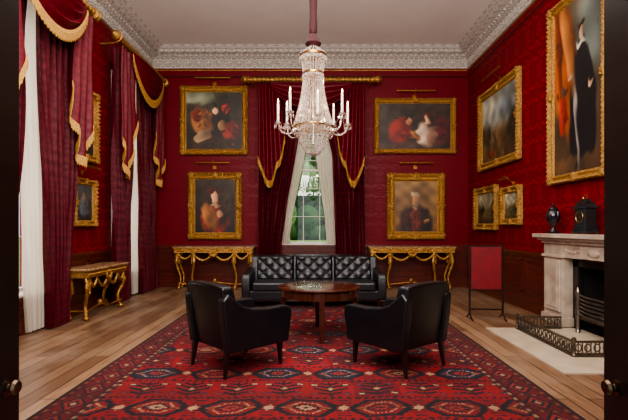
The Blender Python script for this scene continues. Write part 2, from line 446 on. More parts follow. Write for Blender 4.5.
def frame_mesh(w,h,fw,dep,orn=1.0):
    mb=MB(); prof=[(0,0),(0,.55),(.06,.75),(.18,1),(.32,.85),(.42,.5),(.6,.42),(.72,.6),(.82,.62),(.9,.4),(1,.3),(1,0)]
    per=.07
    nw=max(8,int(w/per*4)); nh=max(8,int(h/per*4))
    path=[]
    for k in range(nw): path.append((lambda W,H,t:(-W+2*W*t,-H),k/nw,0))
    for k in range(nh): path.append((lambda W,H,t:(W,-H+2*H*t),k/nh,1))
    for k in range(nw): path.append((lambda W,H,t:(W-2*W*t,H),k/nw,0))
    for k in range(nh): path.append((lambda W,H,t:(-W,H-2*H*t),k/nh,1))
    N=len(path); vs=[]
    for j,(i,hh) in enumerate(prof):
        for q,(fn,t,_) in enumerate(path):
            L=w if _==0 else h
            ph=t*round(L/per)*2*pi
            orn_in=-.10*fw*orn*abs(math.sin(ph/2)) if j in(1,2,3) else 0
            x,z=fn(w/2-fw*i,h/2-fw*i,t)
            sc=1+(-orn_in)/(max(w,h)/2)
            hgt=hh*dep*(1+(.22*orn*math.sin(ph) if j in(3,4,7,8) else 0))
            vs.append((x*sc,-hgt,z*sc))
    fs=[]
    for j in range(len(prof)-1):
        for q in range(N): fs.append((j*N+q,j*N+(q+1)%N,(j+1)*N+(q+1)%N,(j+1)*N+q))
    mb.add(vs,fs)
    if orn>.5:
        for sx in(-1,0,1):
            for sz in(-1,0,1):
                if sx==0 and sz==0: continue
                x=sx*(w/2-fw*.42); z=sz*(h/2-fw*.42)
                mb.ball((x,-dep*.7,z),(fw*.42,dep*.45,fw*.42),10,6)
                for a in range(5):
                    an=a*2*pi/5+.3; mb.ball((x+fw*.36*math.cos(an),-dep*.75,z+fw*.36*math.sin(an)),(fw*.2,dep*.35,fw*.2),6,4)
    return mb
def painting(loc,rz,w,h,fw,blobs,bg1,bg2,label,seed,orn=1.0,ns=60):
    e=empty('painting',loc,rz); top(e,label,'painting')
    frame_mesh(w,h,fw,.09,orn).obj('picture_frame',M_goldf,parent=e,smooth=True)
    cw,ch=w-2*fw+.02,h-2*fw+.02
    f=composer(bg1,bg2,blobs,cw/ch,seed,ns)
    nx=int(100*max(.6,cw)); ny=int(100*max(.6,ch))
    paint_grid('canvas',cw,ch,nx,ny,f,M_oil,'y',parent=e,loc=(0,-.025,0))
    MB().bb(-w/2+.03,w/2-.03,-.018,-.004,-h/2+.03,h/2-.03).obj('backing_board',M_dleg,parent=e)
    return e
SK=(210,150,110)
YBP=YB-.012
def bp(px0,px1,py0,py1,sc=42.1): return ((px0+px1)/2-314)/sc,1.4+(228-(py0+py1)/2)/sc,(px1-px0)/sc,(py1-py0)/sc
x,z,w,h=bp(181,248,87,155)
painting((x,YBP,z),0,w,h,.14,[(.2,.9,.3,.12,0,.3,(128,132,106)),(.75,.85,.35,.2,0,.3,(50,42,28)),(.3,.45,.2,.3,20,.15,(150,92,50)),(.62,.5,.16,.3,-10,.15,(34,24,20)),(.52,.66,.05,.07,0,.15,SK),(.7,.7,.07,.08,0,.2,(160,50,32)),(.3,.24,.18,.08,30,.15,(184,146,106)),(.8,.3,.16,.2,0,.2,(120,38,26)),(.5,.1,.5,.1,0,.4,(56,38,24)),(.2,.6,.08,.12,0,.15,(120,40,26)),(.64,.42,.06,.1,0,.2,(160,112,70)),(.36,.56,.05,.06,0,.2,(130,76,48))],(40,27,18),(84,72,50),'gilt-framed oil painting of huddled figures and animals in brown',1,ns=120)
x,z,w,h=bp(189,242,173,239)
painting((x,YBP,z),0,w,h,.16,[(.5,.26,.36,.3,0,.15,(120,40,26)),(.36,.3,.16,.25,20,.3,(170,106,54)),(.7,.34,.14,.2,-20,.2,(54,28,20)),(.5,.65,.08,.11,0,.15,SK),(.48,.77,.17,.07,-10,.15,(80,26,20)),(.62,.35,.08,.06,0,.25,(176,124,84)),(.5,.51,.12,.03,0,.3,(170,140,106)),(.82,.6,.12,.2,0,.4,(70,52,34))],(30,19,14),(60,44,30),'square gilt-framed portrait of a seated figure in russet clothes',2,ns=60)
x,z,w,h=bp(374,455,99,154)
painting((x,YBP,z),0,w,h,.12,[(.15,.7,.3,.4,0,.4,(64,52,40)),(.64,.32,.11,.26,12,.25,(205,176,148)),(.74,.28,.07,.22,-15,.25,(150,106,84)),(.67,.64,.04,.10,0,.15,SK),(.68,.74,.06,.06,0,.2,(86,40,24)),(.3,.4,.16,.3,-20,.2,(130,38,24)),(.42,.60,.04,.09,0,.2,(180,116,84)),(.43,.71,.06,.05,0,.2,(40,24,18)),(.5,.3,.05,.12,50,.3,(170,108,58)),(.88,.3,.14,.4,0,.3,(84,26,26)),(.5,.06,.5,.1,0,.4,(66,44,32))],(44,28,22),(64,48,36),'wide gilt-framed painting of a pale-bloused woman and companion',3,ns=60)
x,z,w,h=bp(387,444,174,239)
painting((x,YBP,z),0,w,h,.18,[(.5,.18,.38,.34,0,.15,(46,28,20)),(.5,.26,.12,.28,0,.2,(100,40,26)),(.3,.2,.1,.2,20,.3,(66,34,24)),(.5,.62,.085,.12,0,.2,(190,132,90)),(.5,.54,.07,.04,0,.3,(146,116,90)),(.5,.74,.12,.05,0,.2,(190,162,122)),(.5,.47,.10,.025,0,.3,(132,102,74)),(.76,.22,.06,.06,0,.3,(116,80,52))],(112,76,44),(154,116,70),'heavy carved gilt-framed portrait of an elderly man in dark coat',4,ns=40)
def rp(y0,y1,z0,z1): return (XR-.012,(y0+y1)/2,(z0+z1)/2),y1-y0,z1-z0
p,w,h=rp(7.72,9.6,2.62,4.25)
painting(p,-pi/2,w,h,.16,[(.5,.85,.6,.35,0,.4,(156,162,154)),(.3,.85,.25,.12,20,.4,(200,194,170)),(.75,.7,.2,.1,-20,.4,(120,128,130)),(.38,.5,.08,.34,0,.08,(120,92,60)),(.38,.86,.025,.12,0,.2,(90,70,48)),(.62,.4,.2,.2,0,.12,(106,80,50)),(.12,.45,.14,.2,0,.2,(74,58,38)),(.88,.42,.12,.34,0,.25,(50,50,30)),(.5,.12,.6,.16,0,.3,(94,70,42)),(.3,.12,.03,.05,0,.3,(150,50,36))],(84,66,40),(134,148,152),'gilt-framed landscape of a church tower under cloudy sky',5,ns=80)
p,w,h=rp(8.68,9.85,1.36,2.26)
painting(p,-pi/2,w,h,.14,[(.5,.85,.6,.3,0,.4,(150,144,116)),(.2,.55,.22,.3,0,.25,(46,42,22)),(.7,.3,.3,.15,0,.4,(100,84,48)),(.85,.5,.1,.2,0,.3,(54,50,28))],(64,50,28),(134,132,110),'small gilt-framed wooded landscape painting',6,ns=50)
p,w,h=rp(7.68,8.46,1.46,2.16)
painting(p,-pi/2,w,h,.12,[(.5,.85,.6,.3,0,.4,(170,162,138)),(.75,.5,.2,.3,0,.3,(56,52,28)),(.3,.25,.3,.12,0,.4,(108,94,60))],(74,60,34),(150,148,126),'small gilt-framed river landscape painting',7,ns=50)
p,w,h=rp(5.4,6.75,2.05,4.7)
painting(p,-pi/2,w,h,.13,[(.85,.8,.3,.25,0,.4,(96,102,94)),(.22,.66,.3,.46,10,.15,(160,80,34)),(.3,.78,.1,.3,12,.3,(190,116,56)),(.12,.72,.06,.3,5,.3,(110,46,22)),(.62,.30,.27,.42,0,.08,(19,17,21)),(.6,.6,.14,.14,0,.1,(25,21,25)),(.5,.28,.03,.26,5,.4,(150,140,130)),(.6,.785,.055,.038,0,.12,(218,172,138)),(.6,.825,.08,.026,0,.2,(66,40,28)),(.6,.735,.09,.016,0,.3,(210,198,180)),(.38,.55,.07,.018,-30,.2,(210,162,128)),(.78,.5,.05,.016,30,.2,(210,162,128)),(.2,.36,.09,.12,0,.15,(165,46,34)),(.22,.5,.05,.03,0,.15,(100,62,44)),(.5,.04,.6,.06,0,.4,(90,64,42))],(68,46,32),(88,80,64),'tall gilt-framed full-length portrait of a woman in black dress',8,orn=.6,ns=30)
painting((XL+.012,7.34,3.12),pi/2,.76,1.2,.12,[(.5,.4,.3,.3,0,.2,(76,62,48)),(.5,.7,.1,.08,0,.2,SK),(.4,.3,.1,.2,0,.3,(116,104,84))],(50,44,38),(94,94,88),'gilt-framed portrait painting between the tall windows',9)
painting((XL+.012,7.3,1.82),pi/2,.7,.78,.1,[(.5,.4,.3,.3,0,.2,(86,92,98)),(.5,.65,.12,.12,0,.2,(146,118,92))],(42,40,38),(84,88,90),'small dark-framed portrait hung above the gilt console table',10)

def picture_light(loc,rz,w):
    e=empty('picture_light',loc,rz); top(e,'slim brass picture light mounted above a painting','lamp',group='brass picture lights')
    MB().tube([(-w/2,-.2,.0),(w/2,-.2,.0)],.018,10).obj('lamp_shade',M_brass,parent=e,smooth=True)
    MB().tube([(0,0,-.08),(0,-.08,-.02),(0,-.16,.05),(0,-.2,.03)],.007,6).bb(-.04,.04,-.012,0,-.12,-.04).obj('bracket',M_brass,parent=e)
picture_light((-2.36,YB,2.92),0,.8); picture_light((2.4,YB,2.92),0,.8); picture_light((2.38,YB,4.6),0,.9)
picture_light((-2.36,YB,4.9),0,.8)
picture_light((XR,8.66,4.42),-pi/2,.9); picture_light((XR,8.07,2.3),-pi/2,.4); picture_light((XL,7.3,2.4),pi/2,.45)

# ---------------- curtains ----------------
RODY=.36
def rodthing(loc,rz,hw):
    e=empty('curtain_rod',loc,rz); top(e,'carved gilt curtain rod with pineapple finials above the window','curtain rod',group='gilt curtain rods')
    n=int(hw*2/.02); 
    MB().tube([(-hw+i*2*hw/n,-RODY,4.80) for i in range(n+1)],[.055+.010*math.sin(i*1.3) for i in range(n+1)],10).obj('pole',M_gold,parent=e,smooth=True)
    for sx in(-1,1):
        R=Matrix.Translation((sx*hw,-RODY,4.80))@Matrix.Rotation(sx*pi/2,4,'Y')
        MB().lathe([(.055,0),(.085,.01),(.085,.03),(.05,.04),(.075,.07),(.09,.11),(.065,.16),(.02,.20),(0,.21)],seg=14,M=R).obj('finial',M_gold,parent=e,smooth=True)
        MB().tube([(sx*(hw-.06),0,4.72),(sx*(hw-.06),-.15,4.72),(sx*(hw-.06),-RODY,4.75)],.016,8).obj('bracket',M_gold,parent=e,smooth=True)
def panel(name,loc,rz,L,R,z0,z1,folds,amp,yoff,m,label,cat,group,ph=0):
    def fn(u,v):
        z=lerp(z0,z1,v); x0,x1=pw(L,z),pw(R,z); w=abs(x1-x0)
        uu=u+.02*math.sin(3*v*pi+u*9)
        sn=math.sin(2*pi*folds*uu+ph); sn=math.copysign(abs(sn)**.75,sn)
        y=-yoff-amp*sn*(1-.25*v)-.2*amp*math.sin(2*pi*folds*2.3*u+1+ph+2*v)
        return (lerp(x0,x1,u),y,z)
    o=MB().grid(fn,int(folds*16),40).obj(name,m,smooth=True,loc=loc,rz=rz,fix=False)
    top(o,label,cat,group); return o
def fringe(edge,name,parent,drop=.12):
    mb=MB(); E=[Vector(p) for p in edge]
    vs=[];fs=[]
    for i,p in enumerate(E):
        d=drop*(1 if i%2 else .7)
        vs+=[p+Vector((0,-.014,.045)),p+Vector((0,-.024,0)),p+Vector((0,-.016,-d))]
    for i in range(len(E)-1):
        a=i*3; b=a+3; fs+=[(a,b,b+1,a+1),(a+1,b+1,b+2,a+2)]
    mb.add(vs,fs); return mb.obj(name,M_fringe,parent=parent,fix=False,solid=.014)
def tail(loc,rz,x0,x1):
    zp=[(0,3.0),(.12,2.78),(.25,2.55),(.38,2.42),(.5,2.46),(.62,2.66),(.7,2.86),(.8,2.94),(.9,3.14),(1,3.45)]
    def fn(u,v):
        zb=pw(zp,u)
        z=lerp(zb,4.69,v)
        wd=1-.25*v
        return (x0+(x1-x0)*u*wd,-.36-.05*math.sin(2*pi*3.2*u+.4)-.01*math.sin(7*v+9*u),z)
    o=MB().grid(fn,56,24).obj('curtain_swag_tail',M_valance,smooth=True,loc=loc,rz=rz,fix=False)
    top(o,'crimson silk swag tail edged with gold fringe','curtain',group='crimson swag tails')
    fringe([fn(i/70,0) for i in range(71)],'gold_fringe',o)
def swag(loc,rz,x0,x1,zt,sag,yo=.45):
    def fn(u,v):
        s=(4*u*(1-u))**.8; xm=lerp(x0,x1,u)
        z=zt-.10*v-sag*s*v+.025*math.sin(v*2*pi*4)*s
        y=-yo-.10*s*math.sin(v*pi)-.05*math.sin(v*2*pi*4+.5)*s
        return (xm,y,z)
    o=MB().grid(fn,36,48).obj('curtain_swag',M_valance,smooth=True,loc=loc,rz=rz,fix=False)
    top(o,'draped crimson silk swag with gold fringe below the gilt rod','curtain',group='crimson swags')
    if sag>.55: fringe([fn(i/56,1) for i in range(57)],'gold_fringe',o)
def draperies(loc,rz,hw,back=0):
    rodthing(loc,rz,hw)
    lab='long crimson damask curtain panel falling to the floor'
    G='crimson curtain panels'
    A,Y=.062,.205
    if back:
        panel('curtain',loc,rz,[(0,-1.27),(4.7,-1.2)],[(0,-.7),(1,-.70),(2,-.56),(3.1,-.36),(4.7,-.1)],.02,4.68,5,A,Y,M_curt,lab,'curtain',G)
        panel('curtain',loc,rz,[(0,.60),(1,.56),(3.1,.48),(4.7,.1)],[(0,1.25),(4.7,1.2)],.02,4.68,5,A,Y,M_curt,lab,'curtain',G,1)
        panel('sheer_curtain',loc,rz,[(1,-.85),(4.5,-.62)],[(1,-.54),(1.7,-.45),(3.1,-.16),(4.5,0)],1.03,4.5,7,.018,.07,M_sheer,'white voile sheer curtain drawn back from the window','curtain','white sheer curtains')
        panel('sheer_curtain',loc,rz,[(1,.36),(1.7,.31),(3.1,.10),(4.5,0.02)],[(1,.66),(4.5,.62)],1.03,4.5,6,.018,.07,M_sheer,'white voile sheer curtain drawn back from the window','curtain','white sheer curtains')
        t=1.22
    else:
        t=hw-.08
        first=loc[1]<7
        panel('curtain',loc,rz,[(0,-t+.05),(4.7,-t)],[(0,-.38),(2,-.32),(4.7,-.1)],.02,4.68,6,A,Y,M_curt,lab,'curtain',G)
        panel('curtain',loc,rz,[(0,.28),(2,.16),(3.5,.04),(4.7,.0)] if first else [(0,.16),(2,.14),(4.7,.0)],[(0,.70 if first else t-.05),(2,.9),(4.7,t)],.02,4.68,6,A,Y,M_curt,lab,'curtain',G,1)
        if not first: panel('sheer_curtain',loc,rz,[(0,-.6),(4.5,-.6)],[(0,-.24),(2.5,-.18),(4.5,-.06)],.03,4.5,6,.022,.09,M_sheer,'white voile sheer curtain hanging to the floor','curtain','white sheer curtains')
        panel('sheer_curtain',loc,rz,[(0,-.02),(2.5,-.16),(4.5,-.35)] if first else [(0,.02),(2.5,.0),(4.5,.0)],[(0,.5),(4.5,.6)],.03,4.5,6,.032,.095,M_sheer,'white voile sheer curtain hanging to the floor','curtain','white sheer curtains',2)
    tail(loc,rz,-t,-t+.62)
    tail(loc,rz,t,t-.62)
    swag(loc,rz,-t+.3,t-.3,4.71,.5 if back else .6)
draperies((XL,W1,0),pi/2,1.2); draperies((XL,W2,0),pi/2,1.2); draperies((BW,YB,0),0,1.42,1)

# ---------------- rug ----------------
RX0,RX1,RY0,RY1=-2.09,1.97,2.0,8.35
def rugcol(U,V):
    W=RX1-RX0; H=RY1-RY0
    X0=(U-.5)*W; Y0=V*H
    X=X0+.010*np.sin(Y0*7)+.008*np.sin(Y0*19+1); Y=Y0+.012*np.sin(X0*6)+.008*np.sin(X0*17)
    dx=W/2-np.abs(X0); dy=np.minimum(Y0,H-Y0); d=np.minimum(dx,dy); s=np.where(dx<dy,Y,X+10)
    R=np.array((128,16,22.)); R2=np.array((106,10,20.)); D=np.array((20,16,28.)); CR=np.array((168,130,98.)); O=np.array((138,76,44.)); P=np.array((142,44,38.)); B=np.array((70,8,16.)); NV=np.array((30,32,56.))
    c=np.zeros(U.shape+(3,))+R
    def put(mask,col): c[mask]=col
    cy=.40; row=np.floor(Y/cy); b=(Y/cy)%1-.5; odd=(row%2)==1
    cx=np.where(odd,.58,.40)
    ax=X/cx+50+.37*row*0+.5*(np.floor(row/2)%2); cell=np.floor(ax); a=(ax%1)-.5
    h=np.abs(np.sin(cell*12.9898+row*78.233)*43758.5453)%1
    n=26; a=np.round(a*n*cx/.4)/(n*cx/.4); b=np.round(b*n)/n
    ia=np.round(a*n*cx/.4).astype(int); ib=np.round(b*n).astype(int)
    aw=np.abs(a)*cx; bw=np.abs(b)*cy   # metres from the cell centre
    put(h>.72,R2)
    # wide serrated medallion rows
    hexd=np.maximum(bw/.155,(aw+bw*.75)/.255)+.05*((ib+ia)%2)
    k=odd
    put(k&(hexd<1.05),D)
    put(k&(hexd<.80),np.array((112,14,22.)))
    put(k&(hexd<.80)&(h<.3),NV)
    put(k&(hexd<.62)&(((ia+ib)%2)==0)&(hexd>.5),CR)
    m=aw*.8+bw*1.3
    put(k&(m<.095),D); put(k&(m<.065),P); put(k&(m<.065)&(h>.5),CR); put(k&(m<.03),D)
    for sx in(-.15,.15):
        q=np.abs(a*cx-sx)+bw*1.2; put(k&(q<.036),O); put(k&(q<.015),D)
    edge=k&(np.abs(a)>.40)&(bw<.15); put(edge&(((ib)%3)==0),D); q=(.5-np.abs(a))*cx*1.2+bw; put(k&(q<.05),CR)
    # rows of branching motifs
    k=~odd
    put(k&(aw<.012)&(bw<.18),D)
    for sy,l in((-.12,.10),(-.05,.15),(.03,.13),(.10,.09)):
        q=np.abs(b*cy-sy-(aw*.45)); put(k&(q<.020)&(aw<l),D)
    q=aw+np.abs(b*cy+.0)*1.1; put(k&(q<.055),D); put(k&(q<.036),O); put(k&(q<.018),CR)
    for sx in(-.14,.14):
        q=np.abs(a*cx-sx)+np.abs(b*cy-.10*(1-2*(h>.5)))*1.1; put(k&(q<.046),D); put(k&(q<.026),CR)
        q=np.abs(a*cx-sx)+np.abs(b*cy+.11*(1-2*(h>.5)))*1.1; put(k&(q<.040),NV); put(k&(q<.02),P)
    q=(np.abs(b)>.44); put(q&((ia%4)<2),D)
    def band(lo,hi): return (d>=lo)&(d<hi)
    put(d<.36,D)
    put(band(.31,.35),B); put(band(.315,.345)&((s%.11)<.05),CR*.8)
    mb_=band(.08,.30); put(mb_,np.array((92,12,20.)))
    t=(d-.19); per=.33; s2=((s/per)%1-.5)*per
    mm=np.abs(s2)*.8+np.abs(t)*1.1; put(mb_&(mm<.12),D); put(mb_&(mm<.09),P*.9); put(mb_&(mm<.06),D); put(mb_&(mm<.03),CR*.9)
    s3=((s/per+.5)%1-.5)*per; mm=np.abs(s3)*1.6+np.abs(np.abs(t)-.05); put(mb_&(mm<.055),D); put(mb_&(mm<.028),O*.9)
    put(band(.03,.07),B); put(band(.035,.065)&((s%.12)<.05),O*.8)
    v=1+.08*np.sin(Y*3.1)+.06*np.sin(Y*11+X)+.22*(rng.rand(*U.shape)-.5)
    return c*v[...,None]
rug=paint_grid('area_rug',RX1-RX0,RY1-RY0,390,610,rugcol,M_rug,'z',loc=((RX0+RX1)/2,(RY0+RY1)/2,.012))
md=rug.modifiers.new('s','SOLIDIFY'); md.thickness=.01; md.offset=-1
top(rug,'large red patterned oriental rug with dark medallions under the seating','rug')
RZ=.0125

# ---------------- armchair ----------------
def armchair():
    e=empty('armchair',(0,0,0))
    for sx in(-1,1):
        for y in(-.29,.33):
            k=.03 if y>0 else -.01
            mb=MB(); x=sx*.29
            vs=[]; 
            for z,r,o in((0,.014,1),(.26,.026,0)):
                for a,b in((-1,-1),(1,-1),(1,1),(-1,1)): vs.append((x+sx*.012*o+a*r,y+k*o+b*r,z))
            mb.add(vs,[(3,2,1,0),(4,5,6,7),(0,1,5,4),(1,2,6,5),(2,3,7,6),(3,0,4,7)])
            mb.obj('leg',M_dleg,parent=e,bevel=.005)['label']='tapered dark wooden leg'
    MB().bb(-.31,.31,-.34,.33,.235,.36).obj('seat_base',M_leather,parent=e,bevel=.02)
    MB().bb(-.265,.265,-.37,.2,.345,.475).obj('seat_cushion',M_leather,parent=e,bevel=.045,seg=5)
    mb=MB(); nx,nz=14,10
    def pt(u,v,f):
        x=(u-.5)*2; z=lerp(.25,.87,v)
        cr=.03*(abs(x)**3)*v
        zz=z-cr
        y=lerp(.27,.375,v)+(.08 if f else -.05)-.045*x*x
        if f is False: y-=.02*math.sin(pi*v)
        return (x*lerp(.335,.325,v),y,zz)
    vs=[pt(i/nx,j/nz,False) for j in range(nz+1) for i in range(nx+1)]+[pt(i/nx,j/nz,True) for j in range(nz+1) for i in range(nx+1)]
    o=(nx+1)*(nz+1); g=lambda i,j:j*(nx+1)+i; fs=[]
    for j in range(nz):
        for i in range(nx):
            fs.append((g(i,j),g(i+1,j),g(i+1,j+1),g(i,j+1))); fs.append((o+g(i,j),o+g(i,j+1),o+g(i+1,j+1),o+g(i+1,j)))
    for i in range(nx): fs.append((g(i,0),o+g(i,0),o+g(i+1,0),g(i+1,0))); fs.append((g(i,nz),g(i+1,nz),o+g(i+1,nz),o+g(i,nz)))
    for j in range(nz): fs.append((g(0,j),g(0,j+1),o+g(0,j+1),o+g(0,j))); fs.append((g(nx,j),o+g(nx,j),o+g(nx,j+1),g(nx,j+1)))
    mb.add(vs,fs); mb.obj('backrest',M_leather,parent=e,bevel=.03,seg=4)
    prof=[(-.36,.235),(-.385,.40),(-.405,.50),(-.40,.56),(-.37,.595),(-.30,.607),(-.1,.605),(.08,.62),(.20,.66),(.29,.73),(.36,.79),(.42,.73),(.40,.5),(.36,.235)]
    for sx in(-1,1):
        MB().prism(prof,*sorted((sx*.262,sx*.365))).obj('armrest',M_leather,parent=e,bevel=.034,seg=5)
    MB().tube([pt(0,j/10,True) for j in range(1,11)]+[pt(i/12,1,True) for i in range(1,12)]+[pt(1,1-j/10,True) for j in range(0,10)],.006,6).obj('piping',M_leather,parent=e,smooth=True)
    return e
a=armchair(); a.location=(-.765,4.5,RZ); a.rotation_euler=(0,0,math.radians(134))
top(a,'black leather armchair with tapered wooden legs angled toward the round table','armchair',group='black leather armchairs')
b=copy_thing(a,(.845,4.52,RZ),math.radians(-140)); b['label']='black leather armchair with tapered legs facing the sofa across the rug'

# ---------------- sofa ----------------
def sofa(loc):
    e=empty('sofa',loc); top(e,'black tufted leather three-seat sofa behind the round table','sofa')
    HW=1.23
    MB().bb(-HW+.02,HW-.02,-.40,.42,.14,.30).obj('seat_base',M_leather,parent=e,bevel=.02)
    for k in(-1,0,1):
        MB().bb(k*.72-.352,k*.72+.352,-.43,.2,.29,.45).obj('seat_cushion',M_leather,parent=e,bevel=.04,seg=4)
    sx,sz=.23,.2
    def y0(z): return .24+(z-.4)*.2
    bme=MB().ball((0,0,0),(.013,.008,.013),8,5); b0=None
    for k in(-1,0,1):
        cx=k*.72
        def fn(u,v):
            lx=lerp(-.352,.352,u); z=lerp(.42,.885,v); p=lx/sx+(z-.54)/sz; q=lx/sx-(z-.54)/sz
            h=(abs(math.sin(pi*p))*abs(math.sin(pi*q)))**.5
            eu=min(u,1-u)*.704/.05; ev=min(v,1-v)*.465/.05
            ed=min(1,eu,ev); rl=math.sqrt(max(0,1-(1-ed)**2))
            return (cx+lx,y0(z)-.05-.032*h*rl+.11*(1-rl)-.03*rl,z)
        c=MB().grid(fn,70,46).obj('back_cushion',M_leather,parent=e,smooth=True,fix=False)
        for j in range(-1,4):
            for i in range(-3,4):
                lx=i*sx/2; z=.54+j*sz/2
                if (i+j)%2 or abs(lx)>.32 or not .47<z<.85: continue
                if b0 is None: b0=bme.obj('tuft_button',M_leather,parent=c,smooth=True); o=b0
                else: o=b0.copy(); COL.objects.link(o); o.parent=c
                o.location=(cx+lx,y0(z)-.085,z)
    MB().prism([(.25,.2),(.27,.41),(.335,.83),(.36,.855),(.42,.855),(.44,.82),(.42,.2)],-HW+.06,HW-.06).obj('back_frame',M_leather,parent=e,bevel=.012)
    for s in(-1,1):
        MB().prism([(-.41,.14),(-.43,.52),(-.41,.575),(-.36,.60),(.2,.61),(.36,.66),(.42,.64),(.42,.14)],*sorted((s*(HW-.13),s*(HW+.02)))).obj('armrest',M_leather,parent=e,bevel=.035,seg=4)
    for x in(-1.12,0,1.12):
        for y in(-.34,.36): MB().box((x,y,.075),(.05,.05,.15),taper=.6).obj('leg',M_dleg,parent=e,bevel=.004)
sofa((0,7.98,RZ))

# ---------------- round table ----------------
def rtable(loc):
    e=empty('round_table',loc); top(e,'round polished rosewood table on square tapered legs on the rug','table')
    MB().lathe([(0,.60),(.50,.60),(.525,.607),(.535,.618),(.535,.630),(.525,.637),(.505,.640),(0,.640)],seg=64,cap=False).obj('tabletop',M_tabwood,parent=e,smooth=True)
    MB().lathe([(.48,.50),(.498,.505),(.498,.60),(.44,.60),(.44,.50),(.48,.50)],seg=64,cap=False).obj('apron',M_tabwood,parent=e,smooth=True)
    for k in range(4):
        a=-pi/2+k*pi/2+.05
        M=Matrix.Rotation(a,4,'Z')
        MB().box((.47,0,.30),(.07,.07,.60),M=M,taper=.72).obj('leg',M_tabwood,parent=e,bevel=.006)
rtable((.07,5.76,RZ))

# ---------------- chandelier ----------------
def chandelier(loc):
    e=empty('chandelier',loc); top(e,'tiered cut-crystal chandelier with candle arms hanging on a red silk sleeve','chandelier')
    mb=MB(); mb.lathe([(.0,2.5),(.03,2.52),(.02,2.7),(.04,2.8),(.02,3.0),(.03,3.3),(.02,3.6),(.03,3.8),(.0,3.82)],seg=12,cap=False); mb.obj('stem',M_steel,parent=e,smooth=True)
    GR=.265
    for nm,r,z in(('crown_ring',.165,3.70),('crown_ring',.125,3.46),('gallery_ring',GR,2.74)):
        mb=MB(); mb.lathe([(r-.012,z),(r+.008,z),(r+.012,z+.02),(r-.0,z+.025),(r-.012,z)],seg=40,cap=False)
        for k in range(6):
            a=k*pi/3; mb.tube([(0,0,z+.03),(r*math.cos(a),r*math.sin(a),z+.01)],.006,5)
        mb.obj(nm,M_brass,parent=e,smooth=True)
    def strand(mb,r0,z0,r1,z1,a,n,size,sag):
        for i in range(n+1):
            t=i/n; r=lerp(r0,r1,t)-sag*math.sin(pi*t); z=lerp(z0,z1,t)
            s=size*(.75+.5*t); mb.gem((r*math.cos(a),r*math.sin(a),z),s,s*1.2)
    mb=MB()
    for k in range(32): strand(mb,.125,3.45,GR,2.76,2*pi*k/32,27,.0135,.025)
    o=mb.obj('crystal_strands',M_crys,parent=e,fix=False); o['kind']='stuff'
    mb=MB()
    for k in range(24): strand(mb,.165,3.70,.125,3.48,2*pi*k/24,9,.0125,.0)
    for k in range(20): strand(mb,.04,3.86,.165,3.73,2*pi*k/20,7,.011,.015)
    o=mb.obj('crown_strands',M_crys,parent=e,fix=False); o['kind']='stuff'
    mb=MB()
    for k in range(30):
        a=2*pi*k/30
        for i in range(14):
            t=i/13; r=lerp(GR-.005,.03,t**1.05); z=2.74-.36*math.sin(t*pi/2)
            mb.gem((r*math.cos(a),r*math.sin(a),z),.014*(1-.4*t),.016)
    o=mb.obj('basket_strands',M_crys,parent=e,fix=False); o['kind']='stuff'
    mb=MB()
    for k in range(28):
        a=2*pi*k/28+.1
        for (r,z,s) in ((.18,3.655,.014),(GR+.015,2.69,.016),(.14,3.43,.012)):
            mb.gem((r*math.cos(a),r*math.sin(a),z),s,s*2.2)
    o=mb.obj('crystal_drops',M_crys,parent=e,fix=False); o['kind']='stuff'
    N=8
    for k in range(N):
        a=2*pi*k/N+.12; M=Matrix.Rotation(a,4,'Z'); R=.47; zt=2.78+(0.06 if k%2 else 0)
        arm=MB().tube([(.24,0,2.70),(.31,0,2.655),(.38,0,2.655),(.44,0,2.70),(R,0,zt)],.009,8,M=M).obj('arm',M_crys,parent=e,smooth=True)
        mb=MB(); mb.lathe([(.01,-.005),(.04,.01),(.05,.022),(.04,.018),(.02,.02),(.022,.05),(.02,.055),(0,.055)],c=(R,0,zt),seg=16,M=M)
        for j in range(7):
            b=j*2*pi/7; p=M@Vector((R+.046*math.cos(b),.046*math.sin(b),zt-.03)); mb.gem(p,.008,.03)
        mb.obj('drip_pan',M_crys,parent=arm,fix=False)
        MB().lathe([(.0,.05),(.0145,.05),(.0145,.27),(.009,.28),(0,.28)],c=(R,0,zt),seg=10,M=M,cap=False).obj('candle',M_candle,parent=arm,smooth=True)
        MB().lathe([(.0,.28),(.008,.29),(.010,.306),(.005,.325),(0,.34)],c=(R,0,zt),seg=8,M=M,cap=False).obj('candle_bulb',M_flame,parent=arm,smooth=True)
        mb=MB(); a2=2*pi*(k+1)/N+.12
        p=Vector((R*math.cos(a),R*math.sin(a),zt)); q=Vector((R*math.cos(a2),R*math.sin(a2),2.78+(0.06 if (k+1)%2 else 0)))
        for i in range(1,15):
            t=i/15; c=p.lerp(q,t); c.z-=.11*math.sin(pi*t); mb.gem(c,.008,.010)
        mb.obj('bead_swag',M_crys,parent=e,fix=False)['kind']='stuff'
    zs=np.linspace(3.98,5.5,30)
    MB().lathe([(.02,3.82),(.09,3.84),(.11,3.87),(.08,3.93),(.045,4.0)]+[(.052+.003*math.sin(i*.9),z+.03) for i,z in enumerate(zs)],seg=16,cap=True).obj('chain_sleeve',M_sleeve,parent=e,smooth=True)
    MB().lathe([(.05,5.45),(.12,5.5),(.2,5.57),(.22,ZC),(0,ZC)],seg=24,cap=False).obj('ceiling_rose',M_ceil,parent=e,smooth=True)
chandelier((-.01,5.9,0))

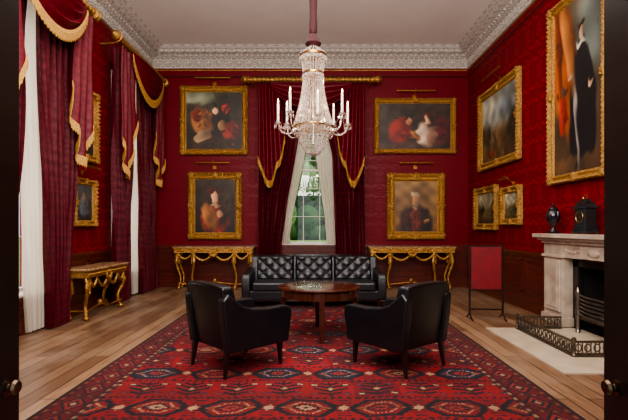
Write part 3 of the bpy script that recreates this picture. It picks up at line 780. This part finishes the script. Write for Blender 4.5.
# ---------------- gilt console tables ----------------
def console(loc,rz,W,H,D,label,group=None):
    e=empty('console_table',loc,rz); top(e,label,'table',group)
    mb=MB(); mb.bb(-W/2,W/2,-D,-.02,H-.035,H); mb.obj('tabletop',M_dmarb,parent=e,bevel=.01)
    mb=MB(); mb.bb(-W/2+.03,W/2-.03,-D+.03,-.03,H-.13,H-.035); mb.bb(-W/2+.01,W/2-.01,-D+.01,-.03,H-.05,H-.035); mb.bb(-W/2+.02,W/2-.02,-D+.02,-.03,H-.14,H-.125)
    n=int(W/.06)
    for i in range(n+1): mb.ball((-W/2+.05+i*(W-.1)/n,-D+.027,H-.09),(.018,.016,.026),6,4)
    mb.obj('apron',M_gold,parent=e,smooth=True)
    def leg(x,y,sx,main=True):
        pts=[];rs=[]
        for i in range(21):
            t=i/20; z=lerp(H-.13,.05,t)
            off=.05*math.sin(t*2*pi)*(1 if main else .7)
            pts.append((x+sx*off*.8,y-(.035*math.sin(t*2*pi)),z)); rs.append(lerp(.048,.022,t**.7)*(1+.25*math.sin(t*30)*(t<.6)))
        mb=MB().tube(pts,rs,8); mb.ball((pts[-1][0],pts[-1][1],.035),(.045,.045,.035),8,6); mb.ball((x,y-.01,H-.17),(.055,.045,.055),8,6)
        for k in range(4): mb.ball((x+sx*(.05-.008*k),y-.03,H-.22-k*.04),(.024,.022,.028),6,4); mb.ball((x-sx*.02,y-.045,H-.24-k*.045),(.018,.016,.024),6,4)
        mb.obj('leg',M_gold,parent=e,smooth=True)
    xs=W/2-.11; xi=W/2-W*.24
    for sx in(-1,1):
        leg(sx*xs,-D+.1,sx)
        if W>1.6: leg(sx*xi,-D+.1,-sx,False)
        leg(sx*xs,-.1,sx)
    mb=MB()
    def fest(xa,xb,y,dz):
        pts=[(lerp(xa,xb,t/14),y-.01,H-.15-dz*math.sin(pi*t/14)) for t in range(15)]
        mb.tube(pts,[.012+.012*math.sin(pi*t/14)+.006*(t%2) for t in range(15)],7)
    fest(-xs,-xi,-D+.06,.13); fest(xi,xs,-D+.06,.13); fest(-xi,0,-D+.06,.16); fest(0,xi,-D+.06,.16)
    for k in range(7):
        a=pi+pi*(k+.5)/7; mb.ball((.08*math.cos(a),-D+.03,H-.13+.08*math.sin(a)),(.03,.022,.045),6,4)
    mb.obj('festoon',M_gold,parent=e,smooth=True)
    mb=MB()
    mb.tube([(-xs,-.1,.14),(-xs*.6,-D*.55,.10),(0,-D*.6,.16),(xs*.6,-D*.55,.10),(xs,-.1,.14)],.014,7)
    mb.tube([(-xs,-D+.09,.14),(-xs*.6,-D*.62,.10)],.013,7).tube([(xs,-D+.09,.14),(xs*.6,-D*.62,.10)],.013,7)
    mb.ball((0,-D*.6,.19),(.045,.045,.055),10,6)
    mb.obj('stretcher',M_gold,parent=e,smooth=True)
    return e
console((-2.28,YB-.06,0),0,1.84,.98,.46,'gilt carved console table with marble top below the square portrait',"gilt side tables")
console((2.23,YB-.06,0),0,1.98,.98,.46,'gilt carved console table with marble top below the old man portrait',"gilt side tables")
console((XL+.06,7.22,0),pi/2,1.4,.79,.46,'ornate gilt console table against the pier between the windows')

# ---------------- fireplace ----------------
e=empty('fireplace',(XR,FY,0),-pi/2); top(e,'carved pale marble fireplace surround with black iron firebox','fireplace')
for s in(-1,1):
    mb=MB(); x=s*.97
    mb.bb(x-.25,x+.25,-.2,-.005,0,1.18); mb.bb(x-.28,x+.28,-.23,-.005,.03,.15); mb.bb(x-.2,x+.2,-.225,-.2,.22,.95); 
    mb.bb(x-.15,x+.15,-.235,-.22,.27,.9); mb.bb(x-.27,x+.27,-.23,-.005,.98,1.02)
    mb.obj('jamb',M_marble,parent=e,bevel=.006)
mb=MB(); mb.bb(-.72,.72,-.2,-.005,.99,1.18); mb.bb(-.3,.3,-.225,-.2,1.0,1.16)
mb.ball((0,-.23,1.08),(.12,.02,.05),14,6)
for s in(-1,1):
    for k in range(5): mb.ball((s*(.36+k*.07),-.205,1.09-.02*math.sin(k*pi/4)),(.03,.015,.025),8,4)
mb.obj('frieze',M_marble,parent=e,bevel=.004)
mb=MB(); mb.bb(-1.22,1.22,-.24,-.005,1.18,1.225); mb.bb(-1.26,1.26,-.29,-.005,1.225,1.26); mb.bb(-1.3,1.3,-.34,-.005,1.26,1.32)
mb.obj('mantel_shelf',M_marble,parent=e,bevel=.008)
mb=MB()
mb.bb(-.7,.7,.36,.39,0,1.0); mb.bb(-.7,-.66,-.0,.38,0,1.0); mb.bb(.66,.7,-.0,.38,0,1.0); mb.bb(-.7,.7,0,.38,.97,1.0); mb.bb(-.7,.7,0,.38,.0,.02)
mb.obj('firebox',M_black,parent=e)
mb=MB(); mb.bb(-.72,-.6,-.06,-.0,0,.99); mb.bb(.6,.72,-.06,-.0,0,.99); mb.bb(-.72,.72,-.06,0,.87,.99)
mb.obj('register_plate',M_iron,parent=e,bevel=.004)
MB().bb(-.72,1.2,-1.27,0,.0,.014).obj('hearth_slab',M_hearth,parent=e)
g=empty('fire_grate',(XR,FY,.0),-pi/2); top(g,'dark steel basket fire grate standing in the firebox','fire grate')
mb=MB()
for k in range(6): z=.26+k*.05; mb.tube([(-.42,-.14,z),(-.2,-.2,z),(.2,-.2,z),(.42,-.14,z)],.013,6)
mb.bb(-.42,.42,-.15,.28,.2,.23)
mb.obj('basket',M_steel,parent=g,smooth=True)
for s in(-1,1):
    MB().lathe([(.03,.014),(.035,.03),(.02,.06),(.025,.2),(.035,.3),(.02,.45),(.028,.5),(.035,.54),(.02,.58),(.0,.62)],c=(s*.45,-.15,0),seg=12).obj('andiron_post',M_steel,parent=g,smooth=True)
MB().bb(-.42,.42,.26,.3,.2,.75).obj('fireback',M_iron,parent=g,bevel=.01)
g=empty('fireplace_fender',(XR,FY,.014),-pi/2); top(g,'low pierced steel fender with small feet around the hearth','fender')
def fend(ax,ay,bx,by):
    mb=MB(); A=Vector((ax,ay,0)); Bv=Vector((bx,by,0)); L=(Bv-A).length; d=(Bv-A)/L
    ang=math.atan2(d.y,d.x); M=Matrix.Translation(A)@Matrix.Rotation(ang,4,'Z')
    mb.bb(0,L,-.012,.012,.018,.04,M); mb.bb(0,L,-.016,.016,.15,.17,M); mb.bb(0,L,-.03,.03,.010,.02,M)
    n=int(L/.045)
    for i in range(n+1):
        x=i*L/n; mb.bb(x-.005,x+.005,-.004,.004,.04,.15,M)
    m=int(L/.09)
    for i in range(m):
        x=(i+.5)*L/m
        mb.tube([(x+.034*math.cos(q*pi/5),0,.095+.04*math.sin(q*pi/5)) for q in range(10)],.008,5,M=M,closed=True)
    for x in(0.03,L-.03): mb.ball(tuple(M@Vector((x,0,.010))),(.02,.02,.010),8,5)
    return mb.obj('pierced_rail',M_fend,parent=g,smooth=False)
fend(-.66,-.86,.66,-.86); fend(-.66,-.86,-.66,-.26); fend(.66,-.86,.66,-.26)
for s in(-1,1): MB().lathe([(.025,0),(.03,.02),(.017,.04),(.017,.16),(.027,.175),(.024,.2),(.0,.215)],c=(s*.66,-.86,0),seg=12).obj('corner_post',M_fend,parent=g,smooth=True)
g=empty('urn',(XR-.17,6.42,1.32),-pi/2); top(g,'dark stone urn with lid and handles on the mantel shelf','urn')
MB().bb(-.06,.06,-.06,.06,0,.03).lathe([(.05,.03),(.04,.05),(.025,.07),(.022,.10),(.05,.14),(.088,.19),(.1,.25),(.088,.31),(.066,.335),(.075,.35),(.065,.355)],seg=20).obj('vase_body',M_urn,parent=g,smooth=True)
MB().lathe([(.065,.355),(.058,.37),(.035,.39),(.015,.40),(.02,.42),(.0,.45)],seg=16).obj('lid',M_urn,parent=g,smooth=True)
for s in(-1,1): MB().tube([(s*.09,0,.22),(s*.13,0,.26),(s*.125,0,.31),(s*.08,0,.32)],.009,6).obj('handle',M_urn,parent=g,smooth=True)
g=empty('mantel_clock',(XR-.17,5.66,1.32),-pi/2); top(g,'dark ebony bracket clock with brass mounts on the mantel shelf','clock')
MB().bb(-.15,.15,-.09,.09,.015,.05).bb(-.135,.135,-.08,.08,.05,.08).bb(-.12,.12,-.07,.07,.08,.33).bb(-.145,.145,-.09,.09,.33,.355).obj('clock_case',M_ebony,parent=g,bevel=.004)
MB().lathe([(.165,.355),(.15,.385),(.11,.415),(.075,.435),(.06,.455),(.0,.46)],seg=4,M=Matrix.Scale(.62,4,(0,1,0))@Matrix.Rotation(pi/4,4,'Z')).obj('dome_top',M_ebony,parent=g)
MB().tube([(-.04,0,.45),(-.045,0,.48),(0,0,.51),(.045,0,.48),(.04,0,.45)],.006,6).obj('carrying_handle',M_brass,parent=g,smooth=True)
R=Matrix.Translation((0,-.07,.22))@Matrix.Rotation(pi/2,4,'X')
d=MB().lathe([(.075,0),(.075,.006),(.0,.006)],seg=28,M=R,cap=False).obj('clock_dial',M_iron,parent=g)
MB().tube([(.075*math.cos(k*pi/12),-.078,.22+.075*math.sin(k*pi/12)) for k in range(24)],.004,6,closed=True).obj('dial_bezel',M_brass,parent=d,smooth=True)
MB().bb(-.003,.003,-.081,-.078,.22,.275).bb(0,.035,-.081,-.078,.217,.223).obj('clock_hand',M_brass,parent=d)
for sx in(-1,1):
    for sy in(-1,1): MB().ball((sx*.13,sy*.07,.009),(.016,.016,.009),8,4).obj('foot',M_brass,parent=g)

g=empty('fire_screen',(2.64,6.75,0),math.radians(-6)); top(g,'crimson silk fire screen in a slender mahogany frame on the floor','fire screen')
MB().bb(-.225,.225,-.012,.012,.46,1.11).obj('silk_panel',M_screen,parent=g,bevel=.004)
mb=MB()
for s in(-1,1): mb.bb(s*.245-.014,s*.245+.014,-.014,.014,.06,1.14)
mb.bb(-.245,.245,-.012,.012,1.11,1.14); mb.bb(-.245,.245,-.01,.01,.44,.46); mb.bb(-.245,.245,-.01,.01,.14,.165)
mb.obj('frame',M_dleg,parent=g,bevel=.003)
for s in(-1,1):
    MB().tube([(s*.245,-.17,.012),(s*.245,-.12,.03),(s*.245,-.05,.075),(s*.245,0,.09),(s*.245,.05,.075),(s*.245,.12,.03),(s*.245,.17,.012)],.012,6).obj('foot',M_dleg,parent=g,smooth=True)

# ---------------- outside ----------------
struct(MB().bb(-60,60,YB+1,90,-.5,-.4).obj('ground',M_grass))
for i,(x,y,r) in enumerate(((-2.6,34,3.2),(5.4,38,3.0),(-12,46,4.5),(15,50,4.5))):
    e=empty('tree',(x,y,-.4)); top(e,'leafy green garden tree standing on the lawn outside the window','tree',group='garden trees')
    MB().tube([(0,0,0),(.1,0,r*.5),(0,.1,r)],[r*.07,r*.05,r*.03],10).obj('trunk',M_bark,parent=e,smooth=True)
    mb=MB(); rr=random.Random(i)
    for k in range(30):
        a=rr.uniform(0,6.28); q=rr.uniform(0,r*.6); mb.ball((q*math.cos(a),q*math.sin(a),r*.5+rr.uniform(0,r*2.6)),r*rr.uniform(.28,.42),14,9)
    mb.obj('foliage',M_leaf,parent=e,smooth=True,fix=False)
rr=random.Random(99); mb=MB()
for k in range(150):
    x=rr.uniform(-22,22); z=rr.uniform(0,17)
    mb.ball((x,66+rr.uniform(-1.5,1.5)+z*.1,z),(rr.uniform(1.6,2.8),1.6,rr.uniform(1.5,2.4)),12,8)
for k in range(23): mb.ball((-22+k*2,66,.8),(1.8,1.6,1.3),12,8)
mb.bb(-22,22,66,67,-.4,16)
h=mb.obj('hedge',M_hedge,smooth=True,fix=False); top(h,'tall dense green hedge of trees closing the lawn','hedge',kind='stuff')

# ---------------- lights ----------------
def area(name,loc,rot,sx,sy,pw_,col):
    l=bpy.data.lights.new('area_light','AREA'); l.shape='RECTANGLE'; l.size=sx; l.size_y=sy; l.energy=pw_; l.color=col
    o=bpy.data.objects.new(name,l); COL.objects.link(o); o.location=loc; o.rotation_euler=rot; return o
for y in(W1,W2): area('daylight',(XL-1.5,y,2.6),(0,-pi/2,0),5,3.0,150,(1,.97,.93))
area('ceiling_fill',(-.6,4.3,5.35),(0,0,0),4.5,6.0,265,(1,.95,.89))
area('door_fill',(0,.6,4.2),(math.radians(62),0,0),5.0,1.6,110,(1,.95,.89))
area('added_up_fill',(0,.75,3.4),(math.radians(125),0,0),5.0,1.2,480,(1,.98,.95))  # unseen fill lamp added over the doorway to lift the ceiling
for k in range(5):
    a=2*pi*k/5; l=bpy.data.lights.new('candle_light','POINT'); l.energy=6; l.color=(1,.8,.55); l.shadow_soft_size=.03
    o=bpy.data.objects.new('candle_light',l); COL.objects.link(o); o.location=(-.01+.47*math.cos(a),5.9+.47*math.sin(a),3.2)
l=bpy.data.lights.new('added_crystal_glow','POINT'); l.energy=5; l.color=(1,.78,.5); l.shadow_soft_size=.04  # extra lamp added inside the strands so the crystals glow
o=bpy.data.objects.new('added_crystal_glow',l); COL.objects.link(o); o.location=(-.01,5.82,2.9)
l=bpy.data.lights.new('sun','SUN'); l.energy=4; l.angle=.02; l.color=(1,.96,.88)
o=bpy.data.objects.new('sun',l); COL.objects.link(o); o.rotation_euler=Vector((-.7,.35,-.62)).to_track_quat('-Z','Y').to_euler()
w=bpy.data.worlds.new('World'); SC.world=w; w.use_nodes=True
bg=w.node_tree.nodes['Background']; bg.inputs[0].default_value=(.88,.94,1,1); bg.inputs[1].default_value=1.3

cam=bpy.data.cameras.new('Camera'); cam.sensor_width=36; cam.lens=440/628*36; cam.shift_y=18/628; cam.clip_start=.02; cam.clip_end=200
co=bpy.data.objects.new('Camera',cam); COL.objects.link(co); co.location=(0,0,1.4); co.rotation_euler=(pi/2,0,0); SC.camera=co
